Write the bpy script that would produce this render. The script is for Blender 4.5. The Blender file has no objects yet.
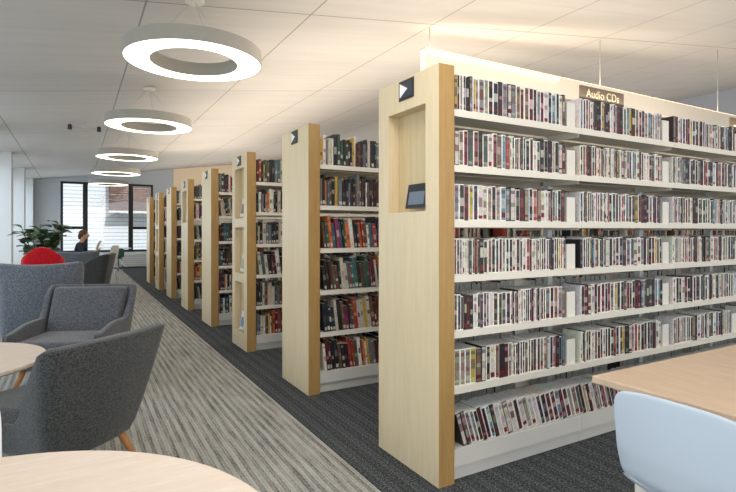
import bpy, bmesh, math, random
from mathutils import Vector, Matrix
from math import sin, cos, pi, radians as R

rng = random.Random(7)
C = bpy.context.scene.collection

# ------------------------------------------------------------------ helpers
def link(o):
    C.objects.link(o); return o

def tag(o, label=None, cat=None, group=None, kind=None):
    if label: o['label'] = label
    if cat: o['category'] = cat
    if group: o['group'] = group
    if kind: o['kind'] = kind
    return o

def empty(name, loc=(0, 0, 0), rz=0, label=None, cat=None, group=None, kind=None):
    o = bpy.data.objects.new(name, None)
    o.empty_display_size = .1
    o.location = loc; o.rotation_euler = (0, 0, rz)
    link(o); return tag(o, label, cat, group, kind)

class MB:
    """collects geometry for ONE mesh"""
    def __init__(s): s.bm = bmesh.new()
    def box(s, x0, x1, y0, y1, z0, z1):
        v = [s.bm.verts.new(p) for p in ((x0,y0,z0),(x1,y0,z0),(x1,y1,z0),(x0,y1,z0),(x0,y0,z1),(x1,y0,z1),(x1,y1,z1),(x0,y1,z1))]
        for f in ((0,3,2,1),(4,5,6,7),(0,1,5,4),(1,2,6,5),(2,3,7,6),(3,0,4,7)):
            s.bm.faces.new([v[i] for i in f])
        return s
    def poly(s, pts, thick):
        """flat polygon extruded by the vector thick"""
        a = [s.bm.verts.new(p) for p in pts]
        t = Vector(thick); b = [s.bm.verts.new(Vector(p)+t) for p in pts]
        s.bm.faces.new(a); s.bm.faces.new(list(reversed(b)))
        n = len(pts)
        for i in range(n): s.bm.faces.new([a[(i+1) % n], a[i], b[i], b[(i+1) % n]])
        return s
    def tube(s, p0, p1, r0, r1=None, seg=12):
        r1 = r0 if r1 is None else r1
        p0 = Vector(p0); p1 = Vector(p1); d = (p1-p0).normalized()
        q = d.to_track_quat('Z', 'Y'); a = []; b = []
        for i in range(seg):
            t = 2*pi*i/seg; e = q @ Vector((cos(t), sin(t), 0))
            a.append(s.bm.verts.new(p0+e*r0)); b.append(s.bm.verts.new(p1+e*r1))
        s.bm.faces.new(list(reversed(a))); s.bm.faces.new(b)
        for i in range(seg):
            j = (i+1) % seg; f = s.bm.faces.new([a[i], a[j], b[j], b[i]]); f.smooth = True
        return s
    def lathe(s, prof, seg=48, closed=False, cx=0, cy=0):
        rings = []
        for r, z in prof:
            rings.append([s.bm.verts.new((cx+r*cos(2*pi*i/seg), cy+r*sin(2*pi*i/seg), z)) for i in range(seg)])
        n = len(rings); m = n if closed else n-1
        for k in range(m):
            A = rings[k]; B = rings[(k+1) % n]
            for i in range(seg):
                j = (i+1) % seg; s.bm.faces.new([A[i], A[j], B[j], B[i]])
        if not closed:
            s.bm.faces.new(list(reversed(rings[0]))); s.bm.faces.new(rings[-1])
        return s
    def grid(s, fn, nu, nv, flip=False):
        g = [[s.bm.verts.new(fn(i/nu, j/nv)) for j in range(nv+1)] for i in range(nu+1)]
        for i in range(nu):
            for j in range(nv):
                q = [g[i][j], g[i+1][j], g[i+1][j+1], g[i][j+1]]
                f = s.bm.faces.new(list(reversed(q)) if flip else q); f.smooth = True
        return s
    def ball(s, c, r, sc=(1, 1, 1), seg=16):
        M = Matrix.Translation(c) @ Matrix.Diagonal((sc[0], sc[1], sc[2], 1))
        bmesh.ops.create_uvsphere(s.bm, u_segments=seg, v_segments=seg*2//3, radius=r, matrix=M)
        return s
    def build(s, name, mat, parent=None, smooth=None, bevel=0, bseg=2, subsurf=0, solid=0, recalc=True):
        if recalc: bmesh.ops.recalc_face_normals(s.bm, faces=s.bm.faces)
        me = bpy.data.meshes.new(name); s.bm.to_mesh(me); s.bm.free()
        me.materials.append(mat)
        if smooth is not None:
            for p in me.polygons: p.use_smooth = smooth
        o = bpy.data.objects.new(name, me); link(o)
        if parent: o.parent = parent
        if solid:
            m = o.modifiers.new('s', 'SOLIDIFY'); m.thickness = solid; m.offset = -1
        if bevel:
            m = o.modifiers.new('b', 'BEVEL'); m.width = bevel; m.segments = bseg; m.limit_method = 'ANGLE'
        if subsurf:
            m = o.modifiers.new('u', 'SUBSURF'); m.levels = subsurf; m.render_levels = subsurf
        return o

# ------------------------------------------------------------------ materials
def sc(c):  # sRGB 0-255 to linear
    r = []
    for v in c:
        v = v/255; r.append(v/12.92 if v <= .04045 else ((v+.055)/1.055)**2.4)
    return (*r, 1)

def mat(name, col=(200, 200, 200), rough=.5, metal=0, spec=.4, emit=0, emitcol=None):
    m = bpy.data.materials.new(name); m.use_nodes = True
    nt = m.node_tree; b = nt.nodes['Principled BSDF']
    b.inputs['Base Color'].default_value = sc(col); b.inputs['Roughness'].default_value = rough
    b.inputs['Metallic'].default_value = metal; b.inputs['Specular IOR Level'].default_value = spec
    if emit:
        b.inputs['Emission Color'].default_value = sc(emitcol or col); b.inputs['Emission Strength'].default_value = emit
    return m, nt, b

class NT:
    def __init__(s, nt): s.nt = nt
    def n(s, t, **k):
        o = s.nt.nodes.new(t)
        for a, v in k.items(): setattr(o, a, v)
        return o
    def l(s, a, b): s.nt.links.new(a, b)
    def math(s, op, a, b=None, c=None):
        o = s.n('ShaderNodeMath', operation=op)
        for i, v in enumerate((a, b, c)):
            if v is None: continue
            if isinstance(v, (int, float)): o.inputs[i].default_value = v
            else: s.l(v, o.inputs[i])
        return o.outputs[0]
    def mix(s, f, a, b, blend='MIX'):
        o = s.n('ShaderNodeMix', data_type='RGBA', blend_type=blend)
        for i, v in ((0, f), (6, a), (7, b)):
            if isinstance(v, (int, float)): o.inputs[i].default_value = v
            elif isinstance(v, tuple): o.inputs[i].default_value = v
            else: s.l(v, o.inputs[i])
        return o.outputs[2]
    def pos(s, scale=(1, 1, 1), rot=(0, 0, 0), world=False):
        if world: src = s.n('ShaderNodeNewGeometry').outputs['Position']
        else: src = s.n('ShaderNodeTexCoord').outputs['Object']
        m = s.n('ShaderNodeMapping'); m.inputs['Scale'].default_value = scale; m.inputs['Rotation'].default_value = rot
        s.l(src, m.inputs['Vector']); return m.outputs[0]
    def noise(s, vec, scale=5, detail=3, rough=.5):
        o = s.n('ShaderNodeTexNoise'); o.inputs['Scale'].default_value = scale
        o.inputs['Detail'].default_value = detail; o.inputs['Roughness'].default_value = rough
        s.l(vec, o.inputs['Vector']); return o.outputs['Fac']
    def ramp(s, f, stops):
        o = s.n('ShaderNodeValToRGB'); e = o.color_ramp.elements
        e[0].position, e[0].color = stops[0][0], stops[0][1]
        e[1].position, e[1].color = stops[-1][0], stops[-1][1]
        for p, c in stops[1:-1]:
            k = e.new(p); k.color = c
        s.l(f, o.inputs[0]); return o.outputs[0]
    def bump(s, h, strength, dist, b):
        o = s.n('ShaderNodeBump'); o.inputs['Strength'].default_value = strength; o.inputs['Distance'].default_value = dist
        s.l(h, o.inputs['Height']); s.l(o.outputs[0], b.inputs['Normal'])

def wood(name, c1, c2, scale=(1, 1, 1), rough=.42, g=9):
    m, nt, b = mat(name, c1, rough); N = NT(nt)
    v = N.pos(scale)
    n1 = N.noise(v, g, 5, .6); n2 = N.noise(v, g*5, 3, .6)
    f = N.math('ADD', N.math('MULTIPLY', n1, .65), N.math('MULTIPLY', n2, .35))
    N.l(N.ramp(f, [(.32, sc(c1)), (.5, sc([(a+d)/2 for a, d in zip(c1, c2)])), (.68, sc(c2))]), b.inputs['Base Color'])
    return m

def fabric(name, dark, light, scale=210):
    m, nt, b = mat(name, dark, .95, spec=.15); N = NT(nt)
    p = N.pos()
    n1 = N.noise(p, scale, 2, .7); n2 = N.noise(p, scale*.4, 2, .6)
    f = N.math('ADD', N.math('MULTIPLY', n1, .7), N.math('MULTIPLY', n2, .3))
    N.l(N.ramp(f, [(.40, sc(dark)), (.60, sc(light))]), b.inputs['Base Color'])
    N.bump(f, .5, .004, b)
    b.inputs['Sheen Weight'].default_value = .25
    return m

M = {}
M['maple'] = wood('maple', (222, 205, 172), (211, 191, 154), (7, 7, .55), .45, 5)
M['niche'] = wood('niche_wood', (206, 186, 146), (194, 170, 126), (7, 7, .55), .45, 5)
M['edge'] = wood('shaded_edge_veneer', (184, 148, 92), (164, 128, 74), (7, 7, .55), .45, 5)  # golden veneer, with the side face's shade put into its colour
M['leg_wood'] = wood('leg_wood', (196, 140, 88), (168, 112, 64), (6, 6, 1), .4, 12)
M['table_wood'] = wood('table_wood', (228, 213, 198), (214, 195, 178), (1, 9, 1), .33, 6)
M['table_wood2'] = wood('table_wood2', (214, 190, 166), (194, 167, 141), (9, 1.2, 1), .36, 6)
M['shelf'] = mat('shelf_metal', (229, 223, 209), .38, spec=.5)[0]
M['kick'] = mat('kick_metal', (214, 211, 203), .4)[0]
M['post'] = mat('post_metal', (222, 228, 228), .4, 0)[0]
M['white'] = mat('white_plastic', (240, 240, 236), .4)[0]
M['offwhite'] = mat('offwhite_metal', (228, 224, 214), .45)[0]
M['ringbody'] = mat('ring_body', (168, 164, 154), .5)[0]
M['ringglow'] = mat('ring_glow', (255, 250, 240), .5, emit=2.6, emitcol=(255, 246, 232))[0]
M['cable'] = mat('cable', (190, 190, 188), .4)[0]
M['black'] = mat('black_frame', (34, 35, 36), .45)[0]
M['darkmetal'] = mat('dark_metal', (60, 60, 62), .4, .6)[0]
M['chrome'] = mat('chrome', (200, 200, 202), .22, 1)[0]
M['shellblue'] = mat('pale_blue_plastic', (190, 202, 214), .35, spec=.5)[0]
M['shellwhite'] = mat('white_shell', (236, 238, 238), .35, spec=.5)[0]
M['shellgreen'] = mat('green_shell', (52, 92, 78), .4)[0]
M['fab_dark'] = fabric('charcoal_tweed', (30, 32, 33), (84, 86, 86))
M['fab_mid'] = fabric('grey_tweed', (50, 52, 56), (112, 114, 120))
M['fab_blue'] = fabric('bluegrey_tweed', (62, 68, 76), (132, 140, 150), 190)
M['fab_red'] = fabric('red_felt', (168, 14, 26), (214, 30, 42), 90)
M['sign'] = mat('sign_brown', (84, 74, 60), .5)[0]
M['signdark'] = mat('sign_dark', (52, 58, 66), .45)[0]
M['letter'] = mat('lettering', (186, 172, 146), .6)[0]
M['wallgrey'] = mat('paint_grey', (196, 201, 206), .85, spec=.1)[0]
M['wallcream'] = mat('paint_cream', (244, 224, 196), .85, spec=.1)[0]
M['wallcream2'] = mat('cream_housing', (238, 228, 212), .6)[0]
M['wallblue'] = mat('paint_bluegrey', (188, 194, 202), .85, spec=.1)[0]
M['pilaster'] = mat('paint_pilaster', (222, 226, 228), .8, spec=.1)[0]
M['skin'] = mat('skin', (196, 150, 124), .6)[0]
M['hair'] = mat('hair', (88, 60, 44), .8)[0]
M['shirt'] = mat('shirt', (40, 44, 56), .9)[0]
M['trousers'] = mat('trousers', (58, 62, 72), .9)[0]
M['paper'] = mat('paper', (226, 222, 214), .8)[0]
M['pot'] = mat('pot', (208, 204, 196), .6)[0]
M['soil'] = mat('soil', (60, 46, 36), .95)[0]
M['bark'] = mat('bark', (112, 92, 70), .9)[0]

m, nt, b = mat('leaf', (52, 84, 50), .4); N = NT(nt)
N.l(N.ramp(N.noise(N.pos(), 9, 3), [(.35, sc((34, 62, 38))), (.65, sc((92, 124, 82)))]), b.inputs['Base Color']); M['leaf'] = m

# book material: colours come from the mesh, plus a little print and wear
m, nt, b = mat('printed_spines', (200, 200, 200), .42); N = NT(nt)
a = N.n('ShaderNodeAttribute', attribute_name='Col')
p = N.pos((110, 110, 60), world=True)
f = N.noise(p, 1, 3, .7)
dk = N.math('MULTIPLY', N.math('GREATER_THAN', f, .56), .28)
N.l(N.mix(dk, a.outputs['Color'], sc((40, 30, 30))), b.inputs['Base Color']); M['book'] = m

# glass that lets daylight in
m = bpy.data.materials.new('window_glass'); m.use_nodes = True; nt = m.node_tree; nt.nodes.clear(); N = NT(nt)
o = N.n('ShaderNodeOutputMaterial'); mx = N.n('ShaderNodeMixShader'); t = N.n('ShaderNodeBsdfTransparent'); g = N.n('ShaderNodeBsdfGlossy')
t.inputs[0].default_value = (.95, .97, .98, 1); g.inputs['Roughness'].default_value = .02
mx.inputs[0].default_value = .06; N.l(t.outputs[0], mx.inputs[1]); N.l(g.outputs[0], mx.inputs[2]); N.l(mx.outputs[0], o.inputs[0]); M['glass'] = m

# ceiling panels with joints
m, nt, b = mat('ceiling_panels', (214, 210, 204), .85, spec=.1); N = NT(nt)
g = N.n('ShaderNodeNewGeometry'); sp = N.n('ShaderNodeSeparateXYZ'); N.l(g.outputs['Position'], sp.inputs[0])
def joint(out, off, pitch, w):
    q = N.math('FRACT', N.math('DIVIDE', N.math('SUBTRACT', out, off-100*pitch), pitch))
    d = N.math('MINIMUM', q, N.math('SUBTRACT', 1, q))
    return N.math('LESS_THAN', N.math('MULTIPLY', d, pitch), w)
jx = joint(sp.outputs[0], .514, 1.5, .0085); jy = joint(sp.outputs[1], 4.65, 3.15, .008); jz = joint(sp.outputs[1], 4.65, .7875, .005)
base = N.mix(N.noise(N.pos((.5, 6, 1), world=True), 1.5, 3), sc((190, 188, 185)), sc((206, 202, 196)))
c1 = N.mix(N.math('MULTIPLY', jz, .22), base, sc((120, 116, 108)))
c2 = N.mix(N.math('MULTIPLY', N.math('MAXIMUM', jx, jy), .62), c1, sc((104, 100, 94)))
N.l(c2, b.inputs['Base Color']); M['ceiling'] = m

# carpet: pale ribbed aisle and dark field
m, nt, b = mat('ribbed_carpet', (150, 150, 148), .98, spec=.05); N = NT(nt)
g = N.n('ShaderNodeNewGeometry'); sp = N.n('ShaderNodeSeparateXYZ'); N.l(g.outputs['Position'], sp.inputs[0])
X = sp.outputs[0]
wob = N.math('MULTIPLY', N.math('SUBTRACT', N.noise(N.pos((6, .8, 1), world=True), 2, 2), .5), .012)
Xw = N.math('ADD', X, wob)
s1 = N.math('SINE', N.math('MULTIPLY', Xw, 2*pi/.052))
s2 = N.math('SINE', N.math('MULTIPLY', Xw, 2*pi/.131))
s3 = N.math('SINE', N.math('MULTIPLY', Xw, 2*pi/.0173))
st = N.math('ADD', N.math('MULTIPLY', s1, .17), N.math('ADD', N.math('MULTIPLY', s2, .03), N.math('MULTIPLY', s3, .10)))
fine = N.noise(N.pos((150, 45, 1), world=True), 1, 2, .8)
blot = N.noise(N.pos((1.2, .5, 1), world=True), 1, 2)
brk = N.noise(N.pos((30, 2.2, 1), world=True), 1, 3, .7)
v = N.math('ADD', N.math('ADD', .5, st), N.math('ADD', N.math('MULTIPLY', N.math('SUBTRACT', fine, .5), 1.2), N.math('MULTIPLY', N.math('SUBTRACT', brk, .5), 1.3)))
colr = N.ramp(v, [(.1, sc((78, 79, 78))), (.42, sc((150, 150, 147))), (.9, sc((190, 189, 184)))])
N.l(N.mix(N.math('MULTIPLY', blot, .35), colr, sc((158, 150, 132))), b.inputs['Base Color'])
N.bump(v, .4, .004, b); M['carpet_light'] = m

m, nt, b = mat('dark_carpet', (74, 77, 80), .98, spec=.05); N = NT(nt)
g = N.n('ShaderNodeNewGeometry'); sp = N.n('ShaderNodeSeparateXYZ'); N.l(g.outputs['Position'], sp.inputs[0])
s1 = N.math('SINE', N.math('MULTIPLY', sp.outputs[0], 2*pi/.036))
s2 = N.math('SINE', N.math('MULTIPLY', sp.outputs[0], 2*pi/.113))
fine = N.noise(N.pos((150, 80, 1), world=True), 1, 3, .8)
v = N.math('ADD', N.math('ADD', .5, N.math('ADD', N.math('MULTIPLY', s1, .04), N.math('MULTIPLY', s2, .035))), N.math('MULTIPLY', N.math('SUBTRACT', fine, .5), 2.1))
N.l(N.ramp(v, [(.18, sc((26, 28, 31))), (.5, sc((66, 69, 72))), (.82, sc((128, 131, 133)))]), b.inputs['Base Color'])
N.bump(v, .4, .004, b); M['carpet_dark'] = m

# outside: lapped siding, brick
m, nt, b = mat('white_siding', (236, 238, 238), .8); N = NT(nt)
g = N.n('ShaderNodeNewGeometry'); sp = N.n('ShaderNodeSeparateXYZ'); N.l(g.outputs['Position'], sp.inputs[0])
q = N.math('FRACT', N.math('DIVIDE', N.math('ADD', sp.outputs[2], 10), .17))
N.l(N.mix(N.math('LESS_THAN', q, .16), sc((242, 243, 243)), sc((176, 180, 184))), b.inputs['Base Color']); M['siding'] = m
m, nt, b = mat('brick', (140, 104, 92), .9); N = NT(nt)
bt = N.n('ShaderNodeTexBrick'); mp = N.n('ShaderNodeMapping'); mp.inputs['Rotation'].default_value = (R(90), 0, 0)
tc = N.n('ShaderNodeTexCoord'); N.l(tc.outputs['Object'], mp.inputs[0]); N.l(mp.outputs[0], bt.inputs['Vector'])
bt.inputs['Scale'].default_value = 2.4; bt.inputs['Color1'].default_value = sc((112, 76, 66)); bt.inputs['Color2'].default_value = sc((84, 54, 48)); bt.inputs['Mortar'].default_value = sc((120, 106, 100))
N.l(bt.outputs['Color'], b.inputs['Base Color']); M['brick'] = m
m, nt, b = mat('asphalt', (120, 122, 122), .95); M['ground'] = m

# ------------------------------------------------------------------ the setting
XL, XR, YB, YF = -1.6, 16.5, 20.0, -4.0
SL = .137
def zc(x): return 3.16 + SL*x
def struct(mb, name, m, parent=None, **k):
    o = mb.build(name, m, parent, **k)
    o['kind'] = 'structure'; return o

f = struct(MB().box(XL-.1, 1.32, YF, YB, -.05, 0), 'floor', M['carpet_light'])
f['label'] = 'pale grey ribbed carpet of the aisle and seating area'
f = struct(MB().box(1.32, XR, YF, YB, -.05, 0), 'floor', M['carpet_dark'])
f['label'] = 'dark grey carpet under the bookcases'
mb = MB()
xa, xb = XL-.2, XR+.1
mb.poly([(xa, YF, zc(xa)), (xb, YF, zc(xb)), (xb, YB+.1, zc(xb)), (xa, YB+.1, zc(xa))], (0, 0, .12))
struct(mb, 'ceiling', M['ceiling'])
struct(MB().box(XR, XR+.1, YF, YB, -.05, 5.7), 'wall_right', M['wallblue'])

# back wall with window opening
wx0, wx1, wz0, wz1 = -.45, 2.44, .56, 2.98
mb = MB()
mb.poly([(XL-.1, YB, 0), (wx0, YB, 0), (wx0, YB, zc(wx0)), (XL-.1, YB, zc(XL-.1))], (0, .15, 0))
mb.poly([(wx1, YB, 0), (XR, YB, 0), (XR, YB, zc(XR)), (wx1, YB, zc(wx1))], (0, .15, 0))
mb.box(wx0, wx1, YB, YB+.15, 0, wz0)
mb.poly([(wx0, YB, wz1), (wx1, YB, wz1), (wx1, YB, zc(wx1)), (wx0, YB, zc(wx0))], (0, .15, 0))
struct(mb, 'wall_back', M['wallgrey'])
mb = MB().poly([(3.13, YB-.06, 0), (9, YB-.06, 0), (9, YB-.06, zc(9)), (3.13, YB-.06, zc(3.13))], (0, .055, 0))
struct(mb, 'wall_alcove', M['wallcream'])

def window(name, x0, x1, rail):
    r = empty(name, (0, YB, 0)); r['kind'] = 'structure'
    fr = MB(); t = .075
    fr.box(x0, x0+t, .02, .12, wz0, wz1).box(x1-t, x1, .02, .12, wz0, wz1)
    fr.box(x0+t, x1-t, .02, .12, wz0, wz0+t).box(x0+t, x1-t, .02, .12, wz1-t, wz1)
    fr.build('window_frame', M['black'], r)
    if rail: MB().box(x0+t, x1-t, .031, .111, 1.36, 1.36+.1).build('window_rail', M['black'], r)
    MB().box(x0+t, x1-t, .065, .075, wz0+t, wz1-t).build('pane', M['glass'], r)
    return r
window('window_1', wx0, .28, True); window('window_2', .28, 1.70, False); window('window_3', 1.70, wx1, True)

# left wall: pilasters at 3.15 m with glazing between
mb = MB(); mb.box(XL-.15, XL, YF, YB, 0, .35)
mb.poly([(XL-.15, YF, 2.72), (XL, YF, 2.72), (XL, YF, zc(XL)), (XL-.15, YF, zc(XL-.15))], (0, YB-YF, 0))
struct(mb, 'wall_left', M['pilaster'])
py = [19.55-3.15*k for k in range(8)]
for i, y in enumerate(py):
    mb = MB(); w = .42
    mb.poly([(XL, y, 0), (-1.2, y, 0), (-1.2, y, zc(-1.2)), (XL, y, zc(XL))], (0, w, 0))
    struct(mb, 'trim_%d' % (i+1), M['pilaster'])
    if i:
        r = empty('window_%d' % (i+3), (XL, y+w, 0)); r['kind'] = 'structure'
        L = 3.15-w; fr = MB(); t = .06
        for a in (0, L/2-t/2, L-t): fr.box(-.1, -.02, a, a+t, .35, 2.72)
        
        for z_ in (.35, 1.5, 2.72-t):
            fr.box(-.098, -.022, t, L/2-t/2, z_, z_+t).box(-.098, -.022, L/2+t/2, L-t, z_, z_+t)
        fr.build('window_frame', M['offwhite'], r)
        MB().box(-.065, -.055, t, L-t, .35+t, 2.72-t).build('pane', M['glass'], r)

# outside
struct(MB().box(-60, 40, -30, 60, -.25, -.2), 'ground', M['ground'])
def building(name, mb, m, label):
    o = mb.build(name, m); return tag(o, label, 'building')
s = empty('neighbouring_building', (2, 26, -.2), 0, 'white clapboard building outside the far windows', 'building')
MB().box(-13, 14, 0, 4, 0, 7).build('wall', M['siding'], s)
MB().box(-1.0, -.92, -.02, 0, 0, 3.1).build('downpipe', M['offwhite'], s)
MB().box(-.7, 5, -.62, -.01, 2.42, 6).build('brick_bay', M['brick'], s)
MB().box(-.73, 5.03, -.66, -.01, 2.32, 2.41).build('soffit', M['offwhite'], s)

# convector under windows
s = empty('convector_heater', (.4, YB-.02, 0), 0, 'long white ribbed convector heater along the base of the far wall', 'heater')
MB().box(-1.2, 2.7, -.16, -.005, .04, .46).build('cabinet', M['offwhite'], s, bevel=.01)
mb = MB()
for k in range(5): mb.box(-1.18, 2.68, -.172, -.162, .1+k*.07, .125+k*.07)
mb.build('grille', M['wallgrey'], s)
MB().box(-1.22, 2.72, -.19, 0, .462, .49).build('top_cover', M['white'], s, bevel=.005)

# ------------------------------------------------------------------ bookcases
XE, TH = 1.588, .10           # aisle face of the end panels, their thickness
X0 = XE+TH+.004
W, PH = .587, 2.15
Y1, DY = 2.055, 1.664
BAY = 1.0
ORD = ['first', 'second', 'third', 'fourth', 'fifth', 'sixth', 'seventh', 'eighth']
NICHES = {0: [(1.405, 1.97)], 2: [(1.44, 2.0), (.83, 1.34), (.18, .73)], 4: [(1.44, 1.97)], 6: [(1.44, 2.0), (.83, 1.34), (.18, .73)]}
NY0, NY1, ND = .112, .48, .075
ROWS_A = [1.93, 1.642, 1.355, 1.07, .78, .49, .17]
ROWS_B = [1.834, 1.505, 1.16, .822, .485, .17]

def end_panel(parent, niches):
    x0, x1 = -TH, 0
    MB().box(x0+.0015, x1-.001, -.002, -.0002, .001, PH-.001).build('shaded_edge_veneer', M['edge'], parent)  # veneer strip facing the camera, coloured darker to include its shade
    if not niches:
        return MB().box(x0, x1, 0, W, 0, PH).build('end_panel', M['maple'], parent, bevel=.003)
    mb = MB()
    mb.box(x0, x1, 0, NY0, 0, PH).box(x0, x1, NY1, W, 0, PH)
    zs = [0]+[v for n in sorted(niches) for v in n]+[PH]
    for k in range(0, len(zs), 2): mb.box(x0, x1, NY0, NY1, zs[k], zs[k+1])
    bmesh.ops.remove_doubles(mb.bm, verts=mb.bm.verts, dist=1e-5)
    o = mb.build('end_panel', M['maple'], parent)
    for a, c in niches:
        MB().box(x0+ND, x1-.001, NY0+.0005, NY1-.0005, a+.0005, c-.0005).build('niche_back', M['niche'], parent)
    return o

def bookcase(i, nb, rows, label):
    yf = Y1+DY*i
    root = empty('library_bookcase', (X0-.004, yf, 0), 0, label, 'bookcase', 'row of library bookcases')
    end_panel(root, NICHES.get(i))
    # sign plaque on end panel
    p = MB().box(-TH-.004, -TH-.0005, .215, .362, 2.028, 2.138).build('sign_plaque', M['black'], root, bevel=.002)
    MB().box(-TH-.0052, -TH-.0041, .225, .352, 2.044, 2.128).build('sign_face', M['signdark'], p)
    mb = MB().poly([(-TH-.0068, .348, 2.046), (-TH-.0068, .348, 2.126), (-TH-.0068, .272, 2.086)], (.0014, 0, 0))
    mb.build('arrow', M['white'], p)
    mid = W/2
    for k in range(nb+1):
        x = .006+.03+k*BAY if k else .03
        MB().box(x-.022, x+.022, mid-.02, mid+.02, 0, 2.13).build('upright', M['post'], root, bevel=.003)
    for side in (0, 1):
        for r, z in enumerate(rows):
            last = r == len(rows)-1
            for k in range(nb):
                xa, xb = .006+k*BAY+.001, .006+(k+1)*BAY-.002
                mb = MB()
                if side == 0: ya, yb, yl = .012, mid-.024, .012
                else: ya, yb, yl = mid+.024, W-.012, W-.012
                s = 1 if side == 0 else -1
                mb.box(xa, xb, ya, yb, z-.014, z)
                lo, hi = sorted((yl, yl-.004*s))
                mb.box(xa, xb, lo, hi, z-.036, z)
                if last:   # closed base with kick plate
                    lo, hi = sorted((yl+.02*s, yl+.026*s))
                    mb.box(xa, xb, lo, hi, 0.002, z-.014)
                    lo, hi = sorted((yl-.004*s, yl))
                    mb.box(xa, xb, lo, hi, z-.09, z-.036)
                else:      # end brackets
                    for xx in (xa, xb-.003): mb.box(xx, xx+.003, ya+.02, yb, z-.05, z-.014)
                mb.build('base_shelf' if last else 'shelf', M['kick'] if last else M['shelf'], root)
    return root

bookcase(0, 5, ROWS_A, 'nearest maple ended library bookcase, seven white shelves of audio cases')
labels = ['second maple ended library bookcase, directly behind the nearest, plain end panel',
          'third library bookcase down the aisle, triple niche end panel',
          'fourth library bookcase down the aisle, plain end panel',
          'fifth library bookcase down the aisle, small niche at top of its end panel',
          'sixth library bookcase down the aisle, plain pale end panel',
          'seventh library bookcase down the aisle, narrow end panel with three niches',
          'eighth and last library bookcase, farthest down the aisle by the windows']
for i, lb in enumerate(labels, 1): bookcase(i, {1: 7, 2: 5}.get(i, 3), ROWS_B, lb)

# ------------------------------------------------------------------ books
INS = [((38, 32, 34), 15), ((92, 26, 34), 8), ((32, 44, 66), 4), ((120, 100, 84), 3), ((150, 138, 122), 3), ((182, 160, 60), 1),
       ((70, 84, 76), 3), ((206, 198, 188), 8), ((160, 66, 58), 3), ((128, 128, 132), 4), ((66, 48, 44), 8), ((96, 132, 150), 2)]
BK = [((40, 40, 42), 12), ((84, 34, 38), 4), ((42, 50, 66), 4), ((196, 186, 168), 7), ((226, 222, 212), 6), ((150, 62, 54), 3),
      ((58, 78, 66), 5), ((66, 100, 106), 3), ((196, 160, 70), 2), ((104, 76, 58), 5), ((110, 112, 116), 4), ((214, 110, 60), 1), ((128, 50, 84), 1)]
NAMEC = {0: {(38, 32, 34): 'black', (92, 26, 34): 'burgundy', (32, 44, 66): 'navy', (120, 100, 84): 'brown', (150, 138, 122): 'beige',
             (182, 160, 60): 'yellow', (70, 84, 76): 'grey-green', (206, 198, 188): 'off-white', (160, 66, 58): 'red', (128, 128, 132): 'grey',
             (66, 48, 44): 'dark brown', (96, 132, 150): 'pale blue', (40, 40, 42): 'black', (84, 34, 38): 'burgundy', (42, 50, 66): 'navy',
             (196, 186, 168): 'cream', (226, 222, 212): 'white', (150, 62, 54): 'red', (58, 78, 66): 'green', (66, 100, 106): 'teal',
             (196, 160, 70): 'yellow', (104, 76, 58): 'brown', (110, 112, 116): 'grey', (214, 110, 60): 'orange', (128, 50, 84): 'magenta'}}[0]
def pick(tab, rg):
    t = sum(w for _, w in tab); r = rg.random()*t
    for c, w in tab:
        r -= w
        if r <= 0: return c
    return tab[-1][0]

def cj(c, rg, a=12): return tuple(max(0, min(255, v+rg.uniform(-a, a))) for v in c)

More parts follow.
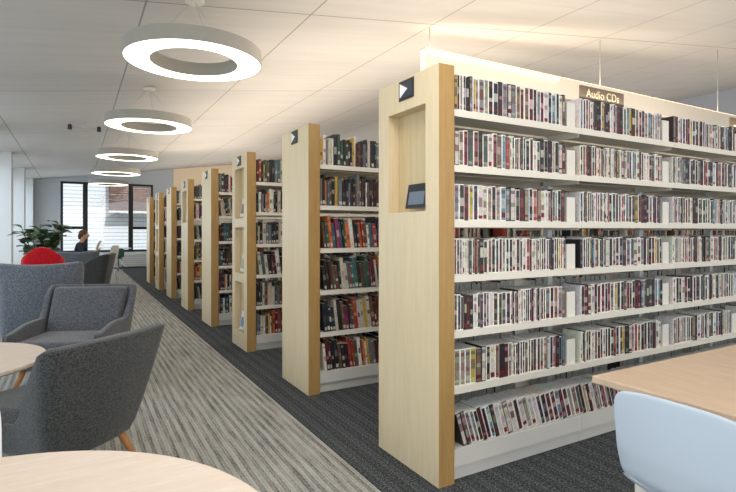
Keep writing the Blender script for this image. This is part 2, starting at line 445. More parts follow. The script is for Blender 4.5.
def book_geo(w, h, d, style, col, rg, fine=True):
    """verts, faces, colours; spine faces -Y at y=0, base at z=0, x from 0 to w"""
    V = []; F = []; K = []
    if style == 'case':
        edge = cj((232, 229, 222), rg, 8) if rg.random() < .72 else cj((44, 38, 38), rg, 8)
        side = edge; top = cj((222, 222, 218), rg, 8)
        m = min(.0042, w*.17)
    else:
        edge = cj(col, rg, 6); side = edge; top = cj((224, 214, 194), rg, 8); m = w*.16
    xs = [0, m, w-m, w]; ys = [.0015, 0, 0, .0015] if style == 'case' else [.005, 0, 0, .005]
    # rows of the spine
    rows = [(0, edge)]; zt = h
    sticker = (112, 22, 34) if rg.random() < .5 else tuple((u+v_)/2 for u, v_ in zip(col, (206, 200, 190)))
    tx = (226, 218, 206) if sum(col) < 380 else (96, 66, 62); k_ = rg.uniform(.0, .9)**1.5; text = tuple(u*(1-k_)+v_*k_ for u, v_ in zip(col, tx))
    top_s = tuple((u+v_)/2 for u, v_ in zip(col, pick(INS, rg)))
    if not fine:
        bands = [(0, .1, col), (.1, .28, sticker), (.28, 1, col)]
    elif style == 'case':
        bands = [(0, .03, edge), (.03, rg.choice([.06, .1, .14]), col)]; b0 = bands[-1][1]; bands.append((b0, b0+rg.uniform(.05, .15), cj(sticker, rg)))
        a = bands[-1][1]
        t0 = rg.uniform(.36, .5); t1 = t0+rg.uniform(.1, .3)
        bands += [(a, t0, col), (t0, t1, cj(text, rg)), (t1, .8, cj(col, rg)), (.8, .9, cj(top_s, rg, 5)), (.9, .97, col), (.97, 1, edge)]
    else:
        t0 = rg.uniform(.3, .45); t1 = t0+rg.uniform(.08, .25)
        bands = [(0, .05, col), (.05, .17, cj((196, 190, 178) if rg.random() < .6 else col, rg)), (.17, t0, cj(col, rg)), (t0, t1, cj(text, rg)), (t1, .84, cj(col, rg)), (.84, .9, cj(text if rg.random() < .4 else col, rg)), (.9, 1, col)]
    z0 = 0
    bs = [0]+[b_[1] for b_ in bands]; bs[-1] = 1
    idx = []
    for t in bs:
        idx.append(len(V))
        for x, y in zip(xs, ys): V.append((x, y, t*h))
    for k, b_ in enumerate(bands):
        a, c = idx[k], idx[k+1]
        for q in range(3):
            F.append((a+q, a+q+1, c+q+1, c+q)); K.append(b_[2] if q == 1 else edge)
    n0 = idx[0]; n1 = idx[-1]; B = len(V)
    V += [(0, d, 0), (w, d, 0), (0, d, h), (w, d, h)]
    F.append(tuple([B] + idx_col(idx, 0, True) + [B+2])); K.append(side)
    F.append(tuple([B+1, B+3] + idx_col(idx, 3, False))); K.append(side)
    F.append((B+1, B, B+2, B+3)); K.append(top)
    F.append((n1, n1+1, n1+2, n1+3, B+3, B+2)); K.append(top)
    F.append((n0+3, n0+2, n0+1, n0, B, B+1)); K.append(side)
    return V, F, K
def idx_col(idx, c, up):
    l = [i+c for i in idx]
    return l if up else list(reversed(l))

def mesh_from(name, V, F, K):
    me = bpy.data.meshes.new(name); me.from_pydata(V, [], F)
    ca = me.color_attributes.new('Col', 'FLOAT_COLOR', 'CORNER')
    buf = []
    for f_, k in zip(F, K):
        c = sc(k); buf += list(c)*len(f_)
    ca.data.foreach_set('color', buf)
    me.materials.append(M['book']); me.update(); return me

def xform(V, M4): return [tuple(M4 @ Vector(v)) for v in V]

def nth(n):
    if 10 <= n % 100 <= 20: s = 'th'
    else: s = {1: 'st', 2: 'nd', 3: 'rd'}.get(n % 10, 'th')
    return '%d%s' % (n, s)

class Bulk:
    def __init__(s): s.V = []; s.F = []; s.K = []
    def add(s, V, F, K):
        o = len(s.V); s.V += V; s.F += [tuple(i+o for i in f) for f in F]; s.K += K

def fill_shelf(x0, x1, style, rg, hscale, lean=0, skip=None):
    """list of (x, w, h, d, col, angle)"""
    out = []; x = x0; tilt = 0; wblock = 0
    while True:
        if style == 'case':
            if wblock <= 0: wblock = rg.randint(3, 12); wtype = rg.choice([.016, .021, .027, .031, .034])
            wblock -= 1; w = wtype*rg.uniform(.85, 1.15); h = rg.choice([.178, .183, .188, .19, .19])*hscale; d = rg.uniform(.128, .14)
            col = pick(INS, rg)
        else:
            w = rg.uniform(.013, .036); h = rg.uniform(.19, .265)*hscale; d = rg.uniform(.14, .2)
            col = pick(BK, rg)
        a = lean+(rg.uniform(-.02, .02) if lean else 0)
        step = w/cos(a) if a else w
        if a: step = w*cos(a)+max(0, w*sin(abs(a))*math.tan(abs(a)))+.001
        if x+step+.002 > x1: break
        out.append((x, w, h, d, col, a)); x += step+rg.uniform(.0004, .0014)
    return out

cands = []                                   # near bookcase, aisle side towards the camera
bulkA = Bulk(); bulkB = Bulk()
SHELF_A = ['top shelf', 'second shelf down', 'third shelf down', 'fourth shelf down', 'fifth shelf down', 'sixth shelf down', 'bottom shelf']
SHELF_B = ['top', 'second', 'third', 'fourth', 'fifth', 'bottom']
GAP = {(0, 0): None}
bookend_spots = []
for r, z in enumerate(ROWS_A):
    n = 0
    for k in range(5):
        lean = -.3 if r == 6 else 0
        xs, xe = X0+k*BAY+.008, X0+(k+1)*BAY-.115
        if k == 0: xs += .004
        if lean:
            if k: continue
            xs += .062; xe += 4.05
        if (r, k) == (5, 2): xe -= .05
        for (x, w, h, d, col, a) in fill_shelf(xs, xe, 'case', rng, 1.0, lean):
            n += 1
            yy = Y1+.018+rng.uniform(0, .006)
            dist2 = x*x+yy*yy; area = w*h*(yy/dist2**.5)/dist2
            cands.append((area, r, n, x, yy, z+.0006, w, h, d, col, a))
        if not lean and k < 4: bookend_spots.append((r, k, X0+(k+1)*BAY-.108 - (.05 if (r, k) == (5, 2) else 0), z))
cands.sort(key=lambda t: -t[0])
for q, (area, r, n, x, yy, z, w, h, d, col, a) in enumerate(cands):
    V, F, K = book_geo(w, h, d, 'case', col, rng, True)
    Mx = Matrix.Translation((x, yy, z)) @ Matrix.Rotation(a, 4, 'Y')
    if q < 300:
        me = mesh_from('audio_case', V, F, K)
        o = link(bpy.data.objects.new('audio_case', me)); o.location = (x, yy, z); o.rotation_euler = (0, a, 0)
        tag(o, '%s audio case, %s from the end panel on the nearest bookcase\'s %s' % (NAMEC[col], nth(n), SHELF_A[r]), 'audio case', 'audio cases on the nearest bookcase, ' + SHELF_A[r])
    else: bulkA.add(xform(V, Mx), F, K)
# far side of the near bookcase
for r, z in enumerate(ROWS_A):
    for k in range(5):
        for (x, w, h, d, col, a) in fill_shelf(X0+k*BAY+.01, X0+(k+1)*BAY-.12, 'case', rng, 1.0):
            V, F, K = book_geo(w, h, d, 'case', col, rng, False)
            bulkA.add(xform(V, Matrix.Translation((x+w, Y1+W-.02, z+.0006)) @ Matrix.Rotation(pi, 4, 'Z')), F, K)
o = link(bpy.data.objects.new('audio_cases', mesh_from('audio_cases', bulkA.V, bulkA.F, bulkA.K)))
tag(o, 'packed rows of white edged audio cases farther along the nearest bookcase', 'audio cases', None, 'stuff')

nind = 0
for i in range(1, 8):
    yf = Y1+DY*i; ypf = Y1+DY*(i-1)+W; nb = {1: 7, 2: 5}.get(i, 3)
    xvis = XE*(yf+.03)/ypf+.045
    for r, z in enumerate(ROWS_B):
        n = 0; room = (ROWS_B[r-1]-.036-z) if r else .3
        for k in range(nb):
            gap = rng.choice([.05, .12, .25]) if k else .06
            lean = rng.choice([0, 0, 0, -.13, .0]) if r else 0
            if (i, r) in ((1, 5), (2, 3)): lean = -.13
            for (x, w, h, d, col, a) in fill_shelf(X0+k*BAY+.01+(.04 if lean else 0), X0+(k+1)*BAY-gap, 'book', rng, 1.0, lean):
                n += 1; h = min(h, room-.02); yy = yf+.02+rng.uniform(0, .015)
                ind = k == 0 and x < xvis and nind < 300
                V, F, K = book_geo(w, h, d, 'book', col, rng, ind or i < 3)
                if ind:
                    nind += 1
                    o = link(bpy.data.objects.new('book', mesh_from('book', V, F, K))); o.location = (x, yy, z+.0006); o.rotation_euler = (0, a, 0)
                    tag(o, '%s book, %s from the end panel on the %s bookcase\'s %s shelf' % (NAMEC[col], nth(n), ORD[i], SHELF_B[r]), 'book', 'books on the %s bookcase' % ORD[i])
                else: bulkB.add(xform(V, Matrix.Translation((x, yy, z+.0006)) @ Matrix.Rotation(a, 4, 'Y')), F, K)
            for (x, w, h, d, col, a) in fill_shelf(X0+k*BAY+.01, X0+(k+1)*BAY-.1, 'book', rng, .95):
                V, F, K = book_geo(w, min(h, room-.02), d*.9, 'book', col, rng, False)
                bulkB.add(xform(V, Matrix.Translation((x+w, yf+W-.02, z+.0006)) @ Matrix.Rotation(pi, 4, 'Z')), F, K)
o = link(bpy.data.objects.new('books', mesh_from('books', bulkB.V, bulkB.F, bulkB.K)))
tag(o, 'rows of books deep in the bookcases behind the nearest one', 'books', None, 'stuff')
print('individual books', nind, 'cases', len(cands))

for (r, k, x, z) in bookend_spots:
    if k > 2: continue
    o = MB().box(0, .075, 0, .0025, 0, .15).box(0, .0025, .0025, .15, 0, .15).box(.0025, .075, .0025, .13, 0, .0025).build('bookend', M['offwhite'], None)
    o.location = (x, Y1+.03, z+.0006)
    tag(o, 'white metal bookend, %s along from the end panel on the nearest bookcase\'s %s' % (ORD[k], SHELF_A[r]), 'bookend', 'white bookends on the nearest bookcase')

# display books in the niches
def display_book(i, zb, dy, w, h, c1, c2, label):
    yf = Y1+DY*i
    root = empty('display_book', (XE+ND-.006, yf+NY0+dy, zb+.001), 0, label, 'book', 'books displayed in end panel niches')
    # leaning back against the niche, cover facing the aisle (-x)
    root.rotation_euler = (0, R(10), 0)
    x0, x1 = -.058, -.042
    MB().box(x0+.002, x1-.002, .003, w-.003, .012, h-.003).build('pages', M['paper'], root)
    cv = MB().box(x0, x0+.002, 0, w, .01, h).box(x1-.002, x1, 0, w, .01, h).box(x0+.002, x1-.002, w-.002, w, .01, h).build('cover', mat('cover', c1, .35)[0], root)
    MB().box(x0-.0012, x0-.0002, w*.12, w*.88, h*.2, h*.7).build('cover_picture', mat('cover_picture', c2, .35)[0], cv)
display_book(0, 1.405, .02, .19, .145, (34, 36, 40), (104, 116, 128), 'dark covered book with a pale picture leaning in the nearest end panel niche')
display_book(2, 1.44, .06, .15, .22, (214, 210, 200), (120, 90, 80), 'pale book leaning in the top niche of the third bookcase')
display_book(2, .83, .06, .15, .22, (206, 200, 180), (150, 150, 120), 'cream book leaning in the middle niche of the third bookcase')
display_book(2, .18, .08, .15, .21, (222, 224, 226), (110, 140, 170), 'white and blue book leaning in the lowest niche of the third bookcase')
display_book(4, 1.44, .08, .15, .22, (60, 50, 44), (180, 160, 130), 'dark book leaning in the niche of the fifth bookcase')

# hanging section signs standing on top of near bookcase
def case_sign(x, label, text):
    root = empty('section_sign', (x, Y1+.2, 2.155), 0, label, 'sign')
    MB().box(0, .47, 0, .012, 0, .125).build('sign_board', M['sign'], root, bevel=.002)
    for q in (.06, .41): MB().box(q-.008, q+.008, .0125, .018, -.22, .06).build('bracket', M['post'], root)
    if text:
        cu = bpy.data.curves.new('lettering', 'FONT'); cu.body = text; cu.size = .078; cu.extrude = .0008; cu.align_x = 'CENTER'
        cu.materials.append(M['letter'])
        tmp = link(bpy.data.objects.new('tmp', cu)); bpy.context.view_layer.update()
        me = bpy.data.meshes.new_from_object(tmp.evaluated_get(bpy.context.evaluated_depsgraph_get())); bpy.data.objects.remove(tmp)
        o = link(bpy.data.objects.new('lettering', me)); o.parent = root; o.location = (.235, -.002, .052); o.rotation_euler = (R(90), 0, 0)
    else:
        MB().box(.05, .32, -.0015, -.0002, .05, .062).build('lettering', M['letter'], root)
case_sign(2.93, 'brown section sign reading Audio CDs above the nearest bookcase', 'Audio CDs')
case_sign(4.88, 'brown section sign at the right edge, above the nearest bookcase', None)

# ------------------------------------------------------------------ ceiling lights
def ring(y, label, z=2.735, x=.88):
    ro, ri, hh = .56, .35, .115
    root = empty('ring_pendant_light', (x, y, z), 0, label, 'ceiling light', 'ring pendant lights along the aisle')
    MB().lathe([(ro, 0), (ro, hh), (ro-.012, hh+.004), (ri+.012, hh+.004), (ri, hh), (ri, 0), (ri+.006, 0), (ri+.006, hh-.02), (ro-.006, hh-.02), (ro-.006, 0)], 72, True).build('ring_body', M['ringbody'], root, smooth=True).modifiers.new('e', 'EDGE_SPLIT')
    MB().lathe([(ro-.007, .004), (ro-.007, .02), (ri+.007, .02), (ri+.007, .004)], 72, True).build('diffuser', M['ringglow'], root)
    top = zc(x)-z
    MB().lathe([(.001, top-.03), (.075, top-.03), (.08, top-.025), (.08, top-.012)], 28).build('canopy', M['offwhite'], root)
    for k in range(3):
        t = 2*pi*k/3+.5; rr = (ro+ri)/2
        MB().tube((.02*cos(t), .02*sin(t), top-.03), (rr*cos(t), rr*sin(t), hh+.004), .0025, seg=6).build('cable', M['cable'], root)
for y, lb in zip([4.52, 7.6, 11.05, 14.3, 17.7], ['largest and nearest glowing ring pendant light over the aisle', 'second glowing ring pendant light along the aisle',
        'third glowing ring pendant light along the aisle', 'fourth glowing ring pendant light along the aisle', 'fifth, farthest and smallest glowing ring pendant light near the windows']):
    ring(y, lb)

# long linear pendant
root = empty('linear_pendant_light', (3.44, 4.75, 3.14), 0, 'long white linear pendant light on thin cables above the nearest bookcase', 'ceiling light')
MB().box(0, 12, -.04, .04, 0, .25).build('housing', M['wallcream2'], root, bevel=.004)
MB().box(.02, 11.98, -.033, .033, .2505, .254).build('diffuser', mat('warm_glow', (255, 226, 190), .5, emit=6, emitcol=(255, 214, 168))[0], root)
for x in (.1, 3.16, 6.4, 9.5): MB().tube((x, 0, .25), (x, 0, zc(3.44+x)-3.14), .006, seg=6).build('cable', M['cable'], root)

# spot bar on ceiling
root = empty('ceiling_spot_bar', (-.09, 10.05, zc(.1)), 0, 'small two headed spot bar on the ceiling between the ring pendants', 'ceiling light')
MB().tube((0, 0, -.1), (.44, 0, -.1), .008, seg=8).build('bar', M['cable'], root)
MB().tube((.22, 0, -.1), (.22, 0, .01), .01, seg=8).build('stem', M['cable'], root)
for x in (0, .44): MB().tube((x, 0, -.145), (x, 0, -.06), .035, .028, seg=14).build('lamp_head', M['darkmetal'], root)

# ------------------------------------------------------------------ upholstered chairs
def smoothstep(a, b_, t):
    t = max(0, min(1, (t-a)/(b_-a))); return t*t*(3-2*t)

def armchair(loc, rz, fab, label, H=.79, arm=.53, w=.36, d=.66, flare=.06, rec=.10, bw=None, crown=0, group='upholstered armchairs', taper=.2, sweep=.28, rc=.10, kp=1.2):
    root = empty('upholstered_armchair', (loc[0], loc[1], 0), rz, label, 'armchair', group)
    zb = .2
    # plan path: left arm front -> back -> right arm front ; chair faces +Y, back at y=-d/2
    pts = []
    yb, yf_ = -d/2, d/2
    n1 = 9
    for k in range(n1): pts.append((-w, yf_+(yb+rc-yf_)*k/n1))
    for k in range(6):
        t = pi+pi/2*k/6; pts.append((-w+rc+rc*cos(t), yb+rc+rc*sin(t)))
    for k in range(9): pts.append((-w+rc+(2*w-2*rc)*k/8, yb-.03*sin(pi*k/8)))
    for k in range(1, 7):
        t = -pi/2+pi/2*k/6; pts.append((w-rc+rc*cos(t), yb+rc+rc*sin(t)))
    for k in range(1, n1+1): pts.append((w, yb+rc+(yf_-yb-rc)*k/n1))
    n = len(pts)-1
    def top(p):
        f = smoothstep(yb+sweep, yb+.02, p[1])
        return arm+(H-arm)*f + crown*f*(1-(p[0]/w)**2) - .05*smoothstep(yb+.3, yf_, p[1])
    def fn(u, v):
        p = pts[min(n, round(u*n))]; zt = top(p)
        z = zb+(zt-zb)*v
        k = (z-zb)/(H-zb)
        bk = smoothstep(0, yb, p[1])
        return (p[0]*(1-taper*.5+(taper*.5+flare/w)*k**kp*(.4+.6*bk)), p[1]-rec*k*bk + .03*(1-k)*bk, z)
    mb = MB().grid(fn, n, 9)
    o = mb.build('shell', fab, root, solid=.055, recalc=True)
    o.modifiers[0].offset = 0
    m_ = o.modifiers.new('b', 'BEVEL'); m_.width = .014; m_.segments = 2; m_.limit_method = 'ANGLE'; m_.angle_limit = R(50)
    # seat cushion and base
    MB().box(-w+.05, w-.05, yb+.08, yf_+.01, .27, .42).build('seat_cushion', fab, root, bevel=.045, bseg=4, smooth=True)
    MB().box(-w*.9+.06, w*.9-.06, yb+.05, yf_-.02, zb-.01, .268).build('seat_base', fab, root, bevel=.01)
    # back cushion
    bw = bw or w-.05
    hb = H-.015
    def bc(u, v):
        return None
    mb = MB(); th = .09
    for (x0, x1, y0, z0, y1, z1) in ((-bw, bw, yb+.06, .40, yb-.035-rec*.55, hb),):
        v = [mb.bm.verts.new(p) for p in ((x0, y0+.0, z0), (x1, y0, z0), (x1, y0+th+.03, z0), (x0, y0+th+.03, z0), (x0-.01, y1, z1), (x1+.01, y1, z1), (x1+.01, y1+th, z1), (x0-.01, y1+th, z1))]
        for f_ in ((0, 3, 2, 1), (4, 5, 6, 7), (0, 1, 5, 4), (1, 2, 6, 5), (2, 3, 7, 6), (3, 0, 4, 7)): mb.bm.faces.new([v[i] for i in f_])
    if not crown: mb.build('back_cushion', fab, root, bevel=.03, bseg=4, smooth=True)
    else: mb.bm.free()
    for sx in (-1, 1):
        for sy in (-1, 1):
            MB().tube((sx*(w-.11), sy*(d/2-.1), .21), (sx*(w-.045), sy*(d/2-.02), 0), .026, .014, 14).build('leg', M['leg_wood'], root)
    return root

def faceto(dx, dy): return math.atan2(dy, dx)-pi/2

armchair((-.11, 3.24), faceto(-.66, .75), M['fab_dark'], 'charcoal tweed armchair with wooden legs, nearest, its back turned to the camera', w=.315, H=.765, arm=.36, sweep=.24, rc=.05, flare=.05, taper=.6, kp=.6)
armchair((-.03, 5.02), faceto(-.42, -.9), M['fab_mid'], 'grey tweed low armchair facing the camera beyond the low table', w=.355, H=.80, arm=.53, sweep=.13, rc=.07, flare=.03, taper=.1)
armchair((-.30, 6.72), faceto(.06, 1), M['fab_blue'], 'blue-grey high backed armchair seen from behind, red chair beyond it', H=.98, arm=.6, w=.365, flare=.02, rec=.14, crown=-.03, taper=.12)
armchair((-.33, 7.85), faceto(.1, 1), M['fab_red'], 'bright red chair with a rounded back beyond the blue-grey armchair', H=.95, arm=.55, w=.25, d=.5, flare=-.03, rec=.08, crown=.15)
armchair((.22, 10.75), faceto(-1, .25), M['fab_dark'], 'dark armchair at the aisle edge halfway to the windows', H=.88, arm=.6, w=.3, d=.56, sweep=.5)
armchair((.02, 12.1), faceto(0, 1), M['fab_blue'], 'blue-grey armchair behind the dark one near the seated reader', H=.90, arm=.6, w=.36, flare=.02, rec=.12, crown=-.02, taper=.1)
armchair((-.16, 14.3), faceto(.97, -.15), M['fab_blue'], 'blue-grey armchair with the seated reader in it', H=1.0, arm=.66, w=.38, flare=.02, rec=.12, crown=-.02, taper=.1)

# ------------------------------------------------------------------ tables
def round_table(loc, r, z, label, m=None, th=.03):
    root = empty('round_table', (loc[0], loc[1], 0), 0, label, 'table')
    MB().lathe([(.001, z-th), (r-.012, z-th), (r, z-th+.01), (r, z-.004), (r-.004, z), (.001, z)], 96).build('tabletop', m or M['table_wood'], root)
    MB().lathe([(.035, .02), (.035, z-th-.001)], 24).build('pedestal', M['chrome'], root, smooth=True)
    MB().lathe([(.001, 0), (r*.5, 0), (r*.5, .008), (.06, .02), (.001, .02)], 48).build('table_base', M['chrome'], root)
    return root
round_table((-.254, .947), .61, .74, 'pale wood round table across the bottom left corner')
round_table((-.72, 3.78), .56, .54, 'low pale round table between the charcoal armchair and grey armchair')
round_table((1.2, 18.6), .4, .74, 'small white round table in front of the far windows', M['white'])

root = empty('reading_table', (1.735, .30, 0), 0, 'pale wood rectangular reading table at the right, blue shell chair before it', 'table')
o = MB().box(0, 1.8, 0, .985, .712, .74).build('tabletop', M['table_wood2'], root, bevel=.004)
MB().box(.12, 1.68, .12, .865, .665, .711).build('apron', M['offwhite'], root)
for sx in (.10, 1.65):
    for sy in (.10, .84):
        MB().tube((sx+.02, sy+.02, .711), (sx+.02, sy+.02, 0), .022, seg=14).build('leg', M['offwhite'], root)

# ------------------------------------------------------------------ shell chairs (faces local +Y)
def shell_chair(loc, rz, m, label, leg=None, H=.812):
    root = empty('shell_chair', (loc[0], loc[1], 0), rz, label, 'chair')
    prof = [(-.235, H), (-.232, H-.10), (-.226, H-.20), (-.212, H-.28), (-.165, .475), (-.08, .44), (.02, .437), (.12, .445), (.19, .45), (.225, .435)]
    def P(v):
        t = v*(len(prof)-1); i = min(int(t), len(prof)-2); f_ = t-i
        a_, b_ = prof[i], prof[i+1]
        return (a_[0]+(b_[0]-a_[0])*f_, a_[1]+(b_[1]-a_[1])*f_)
    def fn(u, v):
        s_ = u*2-1; y, z = P(v)
        hw = .2
        hw *= 1-.04*math.exp(-((v-.40)/.10)**2)          # waist where back meets seat
        c = 1.0
        if v < .14: c = (max(0, 1-((.14-v)/.14)**4))**.5*.12+.88 if v > 0 else .88
        if v > .9: c = 1-.25*((v-.9)/.1)**2
        x = s_*hw*c
        if v < .14: z -= .018*abs(s_)**3*(1-v/.14)
        curve = s_*s_
        if v < .4: y += .035*curve*(v/.4*.6+.4)
        else: z += .028*curve
        return (x, y, z)
    o = MB().grid(fn, 20, 40).build('shell', m, root, solid=.007, subsurf=1)
    lm = leg or M['chrome']
    for sx in (-1, 1):
        for sy in (-1, 1):
            MB().tube((sx*.12, sy*.11, .437), (sx*.21, sy*.2, 0), .0095, seg=10).build('leg', lm, root)
    MB().tube((-.15, -.11, .425), (.15, -.11, .425), .008, seg=8).tube((-.15, .11, .425), (.15, .11, .425), .008, seg=8).build('seat_frame', lm, root)
    return root
shell_chair((1.715, .835), faceto(1, .02), M['shellblue'], 'pale blue plastic shell chair pushed up to the rectangular reading table')
shell_chair((-.335, 1.62), faceto(.25, -1), M['shellwhite'], 'white shell chair at the left edge behind the corner round table')
shell_chair((.60, 13.3), faceto(-.9, .5), M['shellwhite'], 'white shell chair opposite the seated reader', H=.97)
shell_chair((1.13, 18.05), faceto(0, 1), M['shellgreen'], 'dark green shell chair at the small table by the far windows', H=.76)

# ------------------------------------------------------------------ potted plant
root = empty('potted_fig_plant', (-.42, 9.3, 0), 0, 'large leaved green fig plant standing behind the red chair', 'plant')
MB().lathe([(.001, 0), (.13, 0), (.17, .38), (.18, .40), (.16, .40), (.15, .36), (.001, .36)], 36).build('pot', M['pot'], root, smooth=True)
MB().lathe([(.001, .361), (.149, .361), (.149, .372), (.001, .375)], 24).build('soil', M['soil'], root)
stems = MB(); lv = MB(); rg = random.Random(3)
def leaf(mb, base, dirv, L, wd, droop):
    d = Vector(dirv).normalized(); up = Vector((0, 0, 1)); side = d.cross(up)
    if side.length < .1: side = Vector((1, 0, 0))
    side.normalize(); nrm = side.cross(d).normalized()
    rows = []
    for k in range(7):
        t = k/6; wv = wd*(sin(pi*min(1, t*.93+.04))**.75)*(.65+.5*t)
        c = Vector(base)+d*(L*t)+Vector((0, 0, -droop*L*t*t))
        rows.append([mb.bm.verts.new(c-side*wv+nrm*wv*.25), mb.bm.verts.new(c), mb.bm.verts.new(c+side*wv+nrm*wv*.25)])
    for a_, b_ in zip(rows, rows[1:]):
        for q in range(2):
            f_ = mb.bm.faces.new([a_[q], a_[q+1], b_[q+1], b_[q]]); f_.smooth = True
for k in range(8):
    t = k*2.4; sp_ = rg.uniform(.1, .28); top = Vector((cos(t)*sp_*1.2, sin(t)*sp_, rg.uniform(1.1, 1.46)))
    b0 = Vector((cos(t)*.04, sin(t)*.04, .36)); mid_ = (b0+top)/2+Vector((0, 0, .12))
    stems.tube(b0, mid_, .012, .009, 8); stems.tube(mid_, top, .009, .004, 8)
    for j in range(12):
        f_ = rg.uniform(.1, 1.05); p_ = mid_+(top-mid_)*f_
        a_ = rg.uniform(0, 2*pi); el = rg.uniform(-.1, .8)
        leaf(lv, p_, (cos(a_)*cos(el), sin(a_)*cos(el), sin(el)), rg.uniform(.16, .25), rg.uniform(.06, .085), rg.uniform(.1, .5))
stems.build('stem', M['bark'], root); lv.build('foliage', M['leaf'], root, recalc=False)

# ------------------------------------------------------------------ seated reader (faces +x)
root = empty('person', (.06, 14.28, 0), faceto(.97, -.15), 'seated person in a dark top reading beside the far windows', 'person')
def skin(name, pts, edges, rad, m, parent, sub=2, rootv=0):
    me = bpy.data.meshes.new(name); me.from_pydata(pts, edges, []); me.materials.append(m)
    o = link(bpy.data.objects.new(name, me)); o.parent = parent
    mo = o.modifiers.new('k', 'SKIN'); mo.use_smooth_shade = True
    if not me.skin_vertices: me.skin_vertices_ensure() if hasattr(me, 'skin_vertices_ensure') else None
    for i, r_ in enumerate(rad):
        sv = me.skin_vertices[0].data[i]
        sv.radius = r_ if isinstance(r_, tuple) else (r_, r_); sv.use_root = i == rootv
    u = o.modifiers.new('u', 'SUBSURF'); u.levels = sub; u.render_levels = sub
    return o
P = []; E = []; Q = []
def v(p, r_, parent=None):
    P.append(p); Q.append(r_)
    if parent is not None: E.append((parent, len(P)-1))
    return len(P)-1
# local: +Y forward, z up; seat top ~ .42
pel = v((0, -.02, .53), (.15, .11)); wa = v((0, -.02, .68), (.12, .09), pel); ch = v((0, .02, .88), (.16, .11), wa)
nk = v((0, .06, 1.03), .055, ch); nk2 = v((0, .09, 1.10), .05, nk); hd = v((0, .12, 1.19), (.075, .09), nk2); ht = v((0, .115, 1.27), (.066, .08), hd)
for s_ in (-1, 1):
    sh = v((s_*.17, .03, .97), .058, ch); el = v((s_*.24, .14, .73), .042, sh); wr = v((s_*.12, .36, .80), .027, el)
    pa = v((s_*.10, .42, .83), (.026, .02), wr)
    for j in range(4):
        k1 = v((s_*(.075+.017*j), .455, .85+.004*j), .0085, pa); v((s_*(.06+.017*j), .47, .882-.003*j), .0075, k1)
    t1 = v((s_*.075, .40, .855), .009, pa); v((s_*.055, .42, .885), .008, t1)
    hp = v((s_*.09, .02, .51), .088, pel); kn = v((s_*.12, .44, .49), .058, hp); an = v((s_*.12, .46, .10), .037, kn); v((s_*.13, .58, .045), .036, an)
body = skin('body', P, E, Q, M['skin'], root, 1)
# clothes follow the body
sh_p = [(0, -.02, .52), (0, -.02, .68), (0, .02, .88), (0, .05, .99), (-.175, .03, .97), (-.245, .14, .73), (-.14, .33, .79), (.175, .03, .97), (.245, .14, .73), (.14, .33, .79)]
skin('shirt', sh_p, [(0, 1), (1, 2), (2, 3), (2, 4), (4, 5), (5, 6), (2, 7), (7, 8), (8, 9)], [(.17, .13), (.145, .11), (.18, .13), .08, .075, .056, .04, .075, .056, .04], M['shirt'], root, 2)
tr = [(0, -.02, .54), (-.095, .02, .51), (-.12, .44, .495), (-.12, .46, .14), (.095, .02, .51), (.12, .44, .495), (.12, .46, .14)]
skin('trousers', tr, [(0, 1), (1, 2), (2, 3), (0, 4), (4, 5), (5, 6)], [(.165, .125), .1, .07, .055, .1, .07, .055], M['trousers'], root, 2)
MB().ball((0, .095, 1.235), .1, (.9, 1.02, 1.0), 20).ball((0, .02, 1.17), .06, (1.1, .7, 1.3), 14).build('hair', M['hair'], root, smooth=True)
fc = MB().ball((0, .135, 1.195), .082, (.86, 1.0, 1.15), 20).ball((0, .222, 1.19), .014, (.8, 1, 1.3), 10)
for s_ in (-1, 1): fc.ball((s_*.078, .12, 1.185), .026, (.4, .7, 1.1), 10)
fc.build('face', M['skin'], root, smooth=True)
for s_ in (-1, 1): MB().ball((s_*.03, .208, 1.215), .009, (1, .6, .7), 8).build('eye', M['black'], root, smooth=True)
MB().ball((0, .212, 1.145), .018, (1, .3, .25), 8).build('mouth', mat('lip', (150, 80, 76), .6)[0], root, smooth=True)
for s_ in (-1, 1):
    MB().ball((s_*.13, .54, .035), .05, (.8, 1.6, .6), 12).build('shoe', M['black'], root, smooth=True)
bk = empty('open_book', (.46, 14.20, .86), faceto(.97, -.15), 'pale open book held up by the seated reader', 'book')
for s_ in (-1, 1):
    c = MB(); c.poly([(0, 0, 0), (s_*.15, -.03, 0), (s_*.15, .05, .2), (0, .08, .2)], (0, .012, -.004)); c.build('page_block', M['paper'], bk)

# ------------------------------------------------------------------ light
w = bpy.data.worlds.new('World'); bpy.context.scene.world = w; w.use_nodes = True
bg = w.node_tree.nodes['Background']; bg.inputs[0].default_value = (.84, .92, 1, 1); bg.inputs[1].default_value = 1.1

def area(name, loc, rot, sx, sy, e, col):
    l = bpy.data.lights.new(name, 'AREA'); l.shape = 'RECTANGLE'; l.size = sx; l.size_y = sy; l.energy = e; l.color = col
    o = link(bpy.data.objects.new(name, l)); o.location = loc; o.rotation_euler = rot; return o
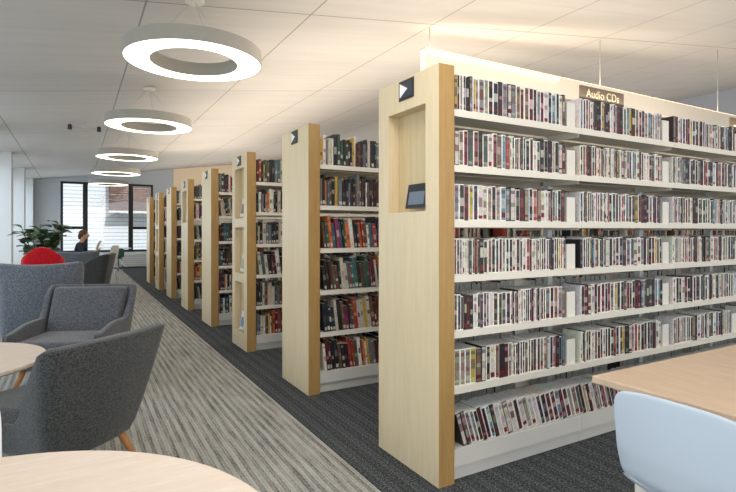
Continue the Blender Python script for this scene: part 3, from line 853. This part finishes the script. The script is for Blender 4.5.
# daylight just outside the left glazing
area('daylight_left', (XL-.35, 8, 1.6), (0, R(-90), 0), 2.4, 24, 390, (.86, .93, 1))
# added soft fill from the open side behind the camera
area('front_fill', (3.5, -3.9, 2.0), (R(90), 0, 0), 11, 3.2, 165, (1, .97, .93))
area('daylight_back', (1, YB+.5, 1.8), (R(-90), 0, 0), 2.8, 2.3, 40, (.9, .95, 1))
for i in range(8):
    y = Y1+DY*i+W/2
    n_ = {0: 4.6, 1: 6.6, 2: 4.6}.get(i, 2.8)
    area('ceiling_fill', (X0+.1+n_/2, y, 2.2), (pi, 0, 0), n_, .35, (7.5 if i < 2 else 10)*n_, (1, .87, .72))  # added lamps without fixtures, warming the ceiling above the bookcases
area('far_ceiling_fill', (4.8, 16.8, 2.4), (pi, 0, 0), 5, 5, 70, (1, .90, .78))  # added unseen lamp, lifts the dark far ceiling
area('hall_fill', (11.5, 9.5, 2.4), (pi, 0, 0), 9, 14, 260, (1, .93, .84))  # added unseen lamp, brightens the right-hand ceiling and wall
area('linear_uplight', (8.5, 4.75, 3.42), (pi, 0, 0), 10, .06, 9, (1, .84, .66))
# area lights facing down over the book aisles, no fixtures modelled
for i in range(8):
    y = Y1+DY*i-.55
    area('aisle_area_light', (X0+2.2, y, zc(X0+.2)-.05), (0, 0, 0), 3.6, .3, 20 if i else 20, (1, .93, .83))
for y in (-1.6, 1.45): area('ring_downlight', (.91, y, 2.8), (0, 0, 0), .9, .9, 26, (1, .95, .88))
s = bpy.data.lights.new('sun', 'SUN'); s.energy = 3; s.angle = R(3); so = link(bpy.data.objects.new('sun', s)); so.rotation_euler = (R(48), 0, R(12))

# ------------------------------------------------------------------ camera
cam = bpy.data.cameras.new('camera'); co = link(bpy.data.objects.new('camera', cam))
co.location = (0, 0, 1.3); co.rotation_euler = (R(90), 0, R(-29.8))
cam.sensor_width = 36; cam.lens = 510/736*36; cam.shift_y = -15/736; cam.clip_start = .05; cam.clip_end = 200
sc_ = bpy.context.scene; sc_.camera = co
sc_.view_settings.view_transform = 'Standard'; sc_.view_settings.look = 'None'; sc_.view_settings.exposure = 0
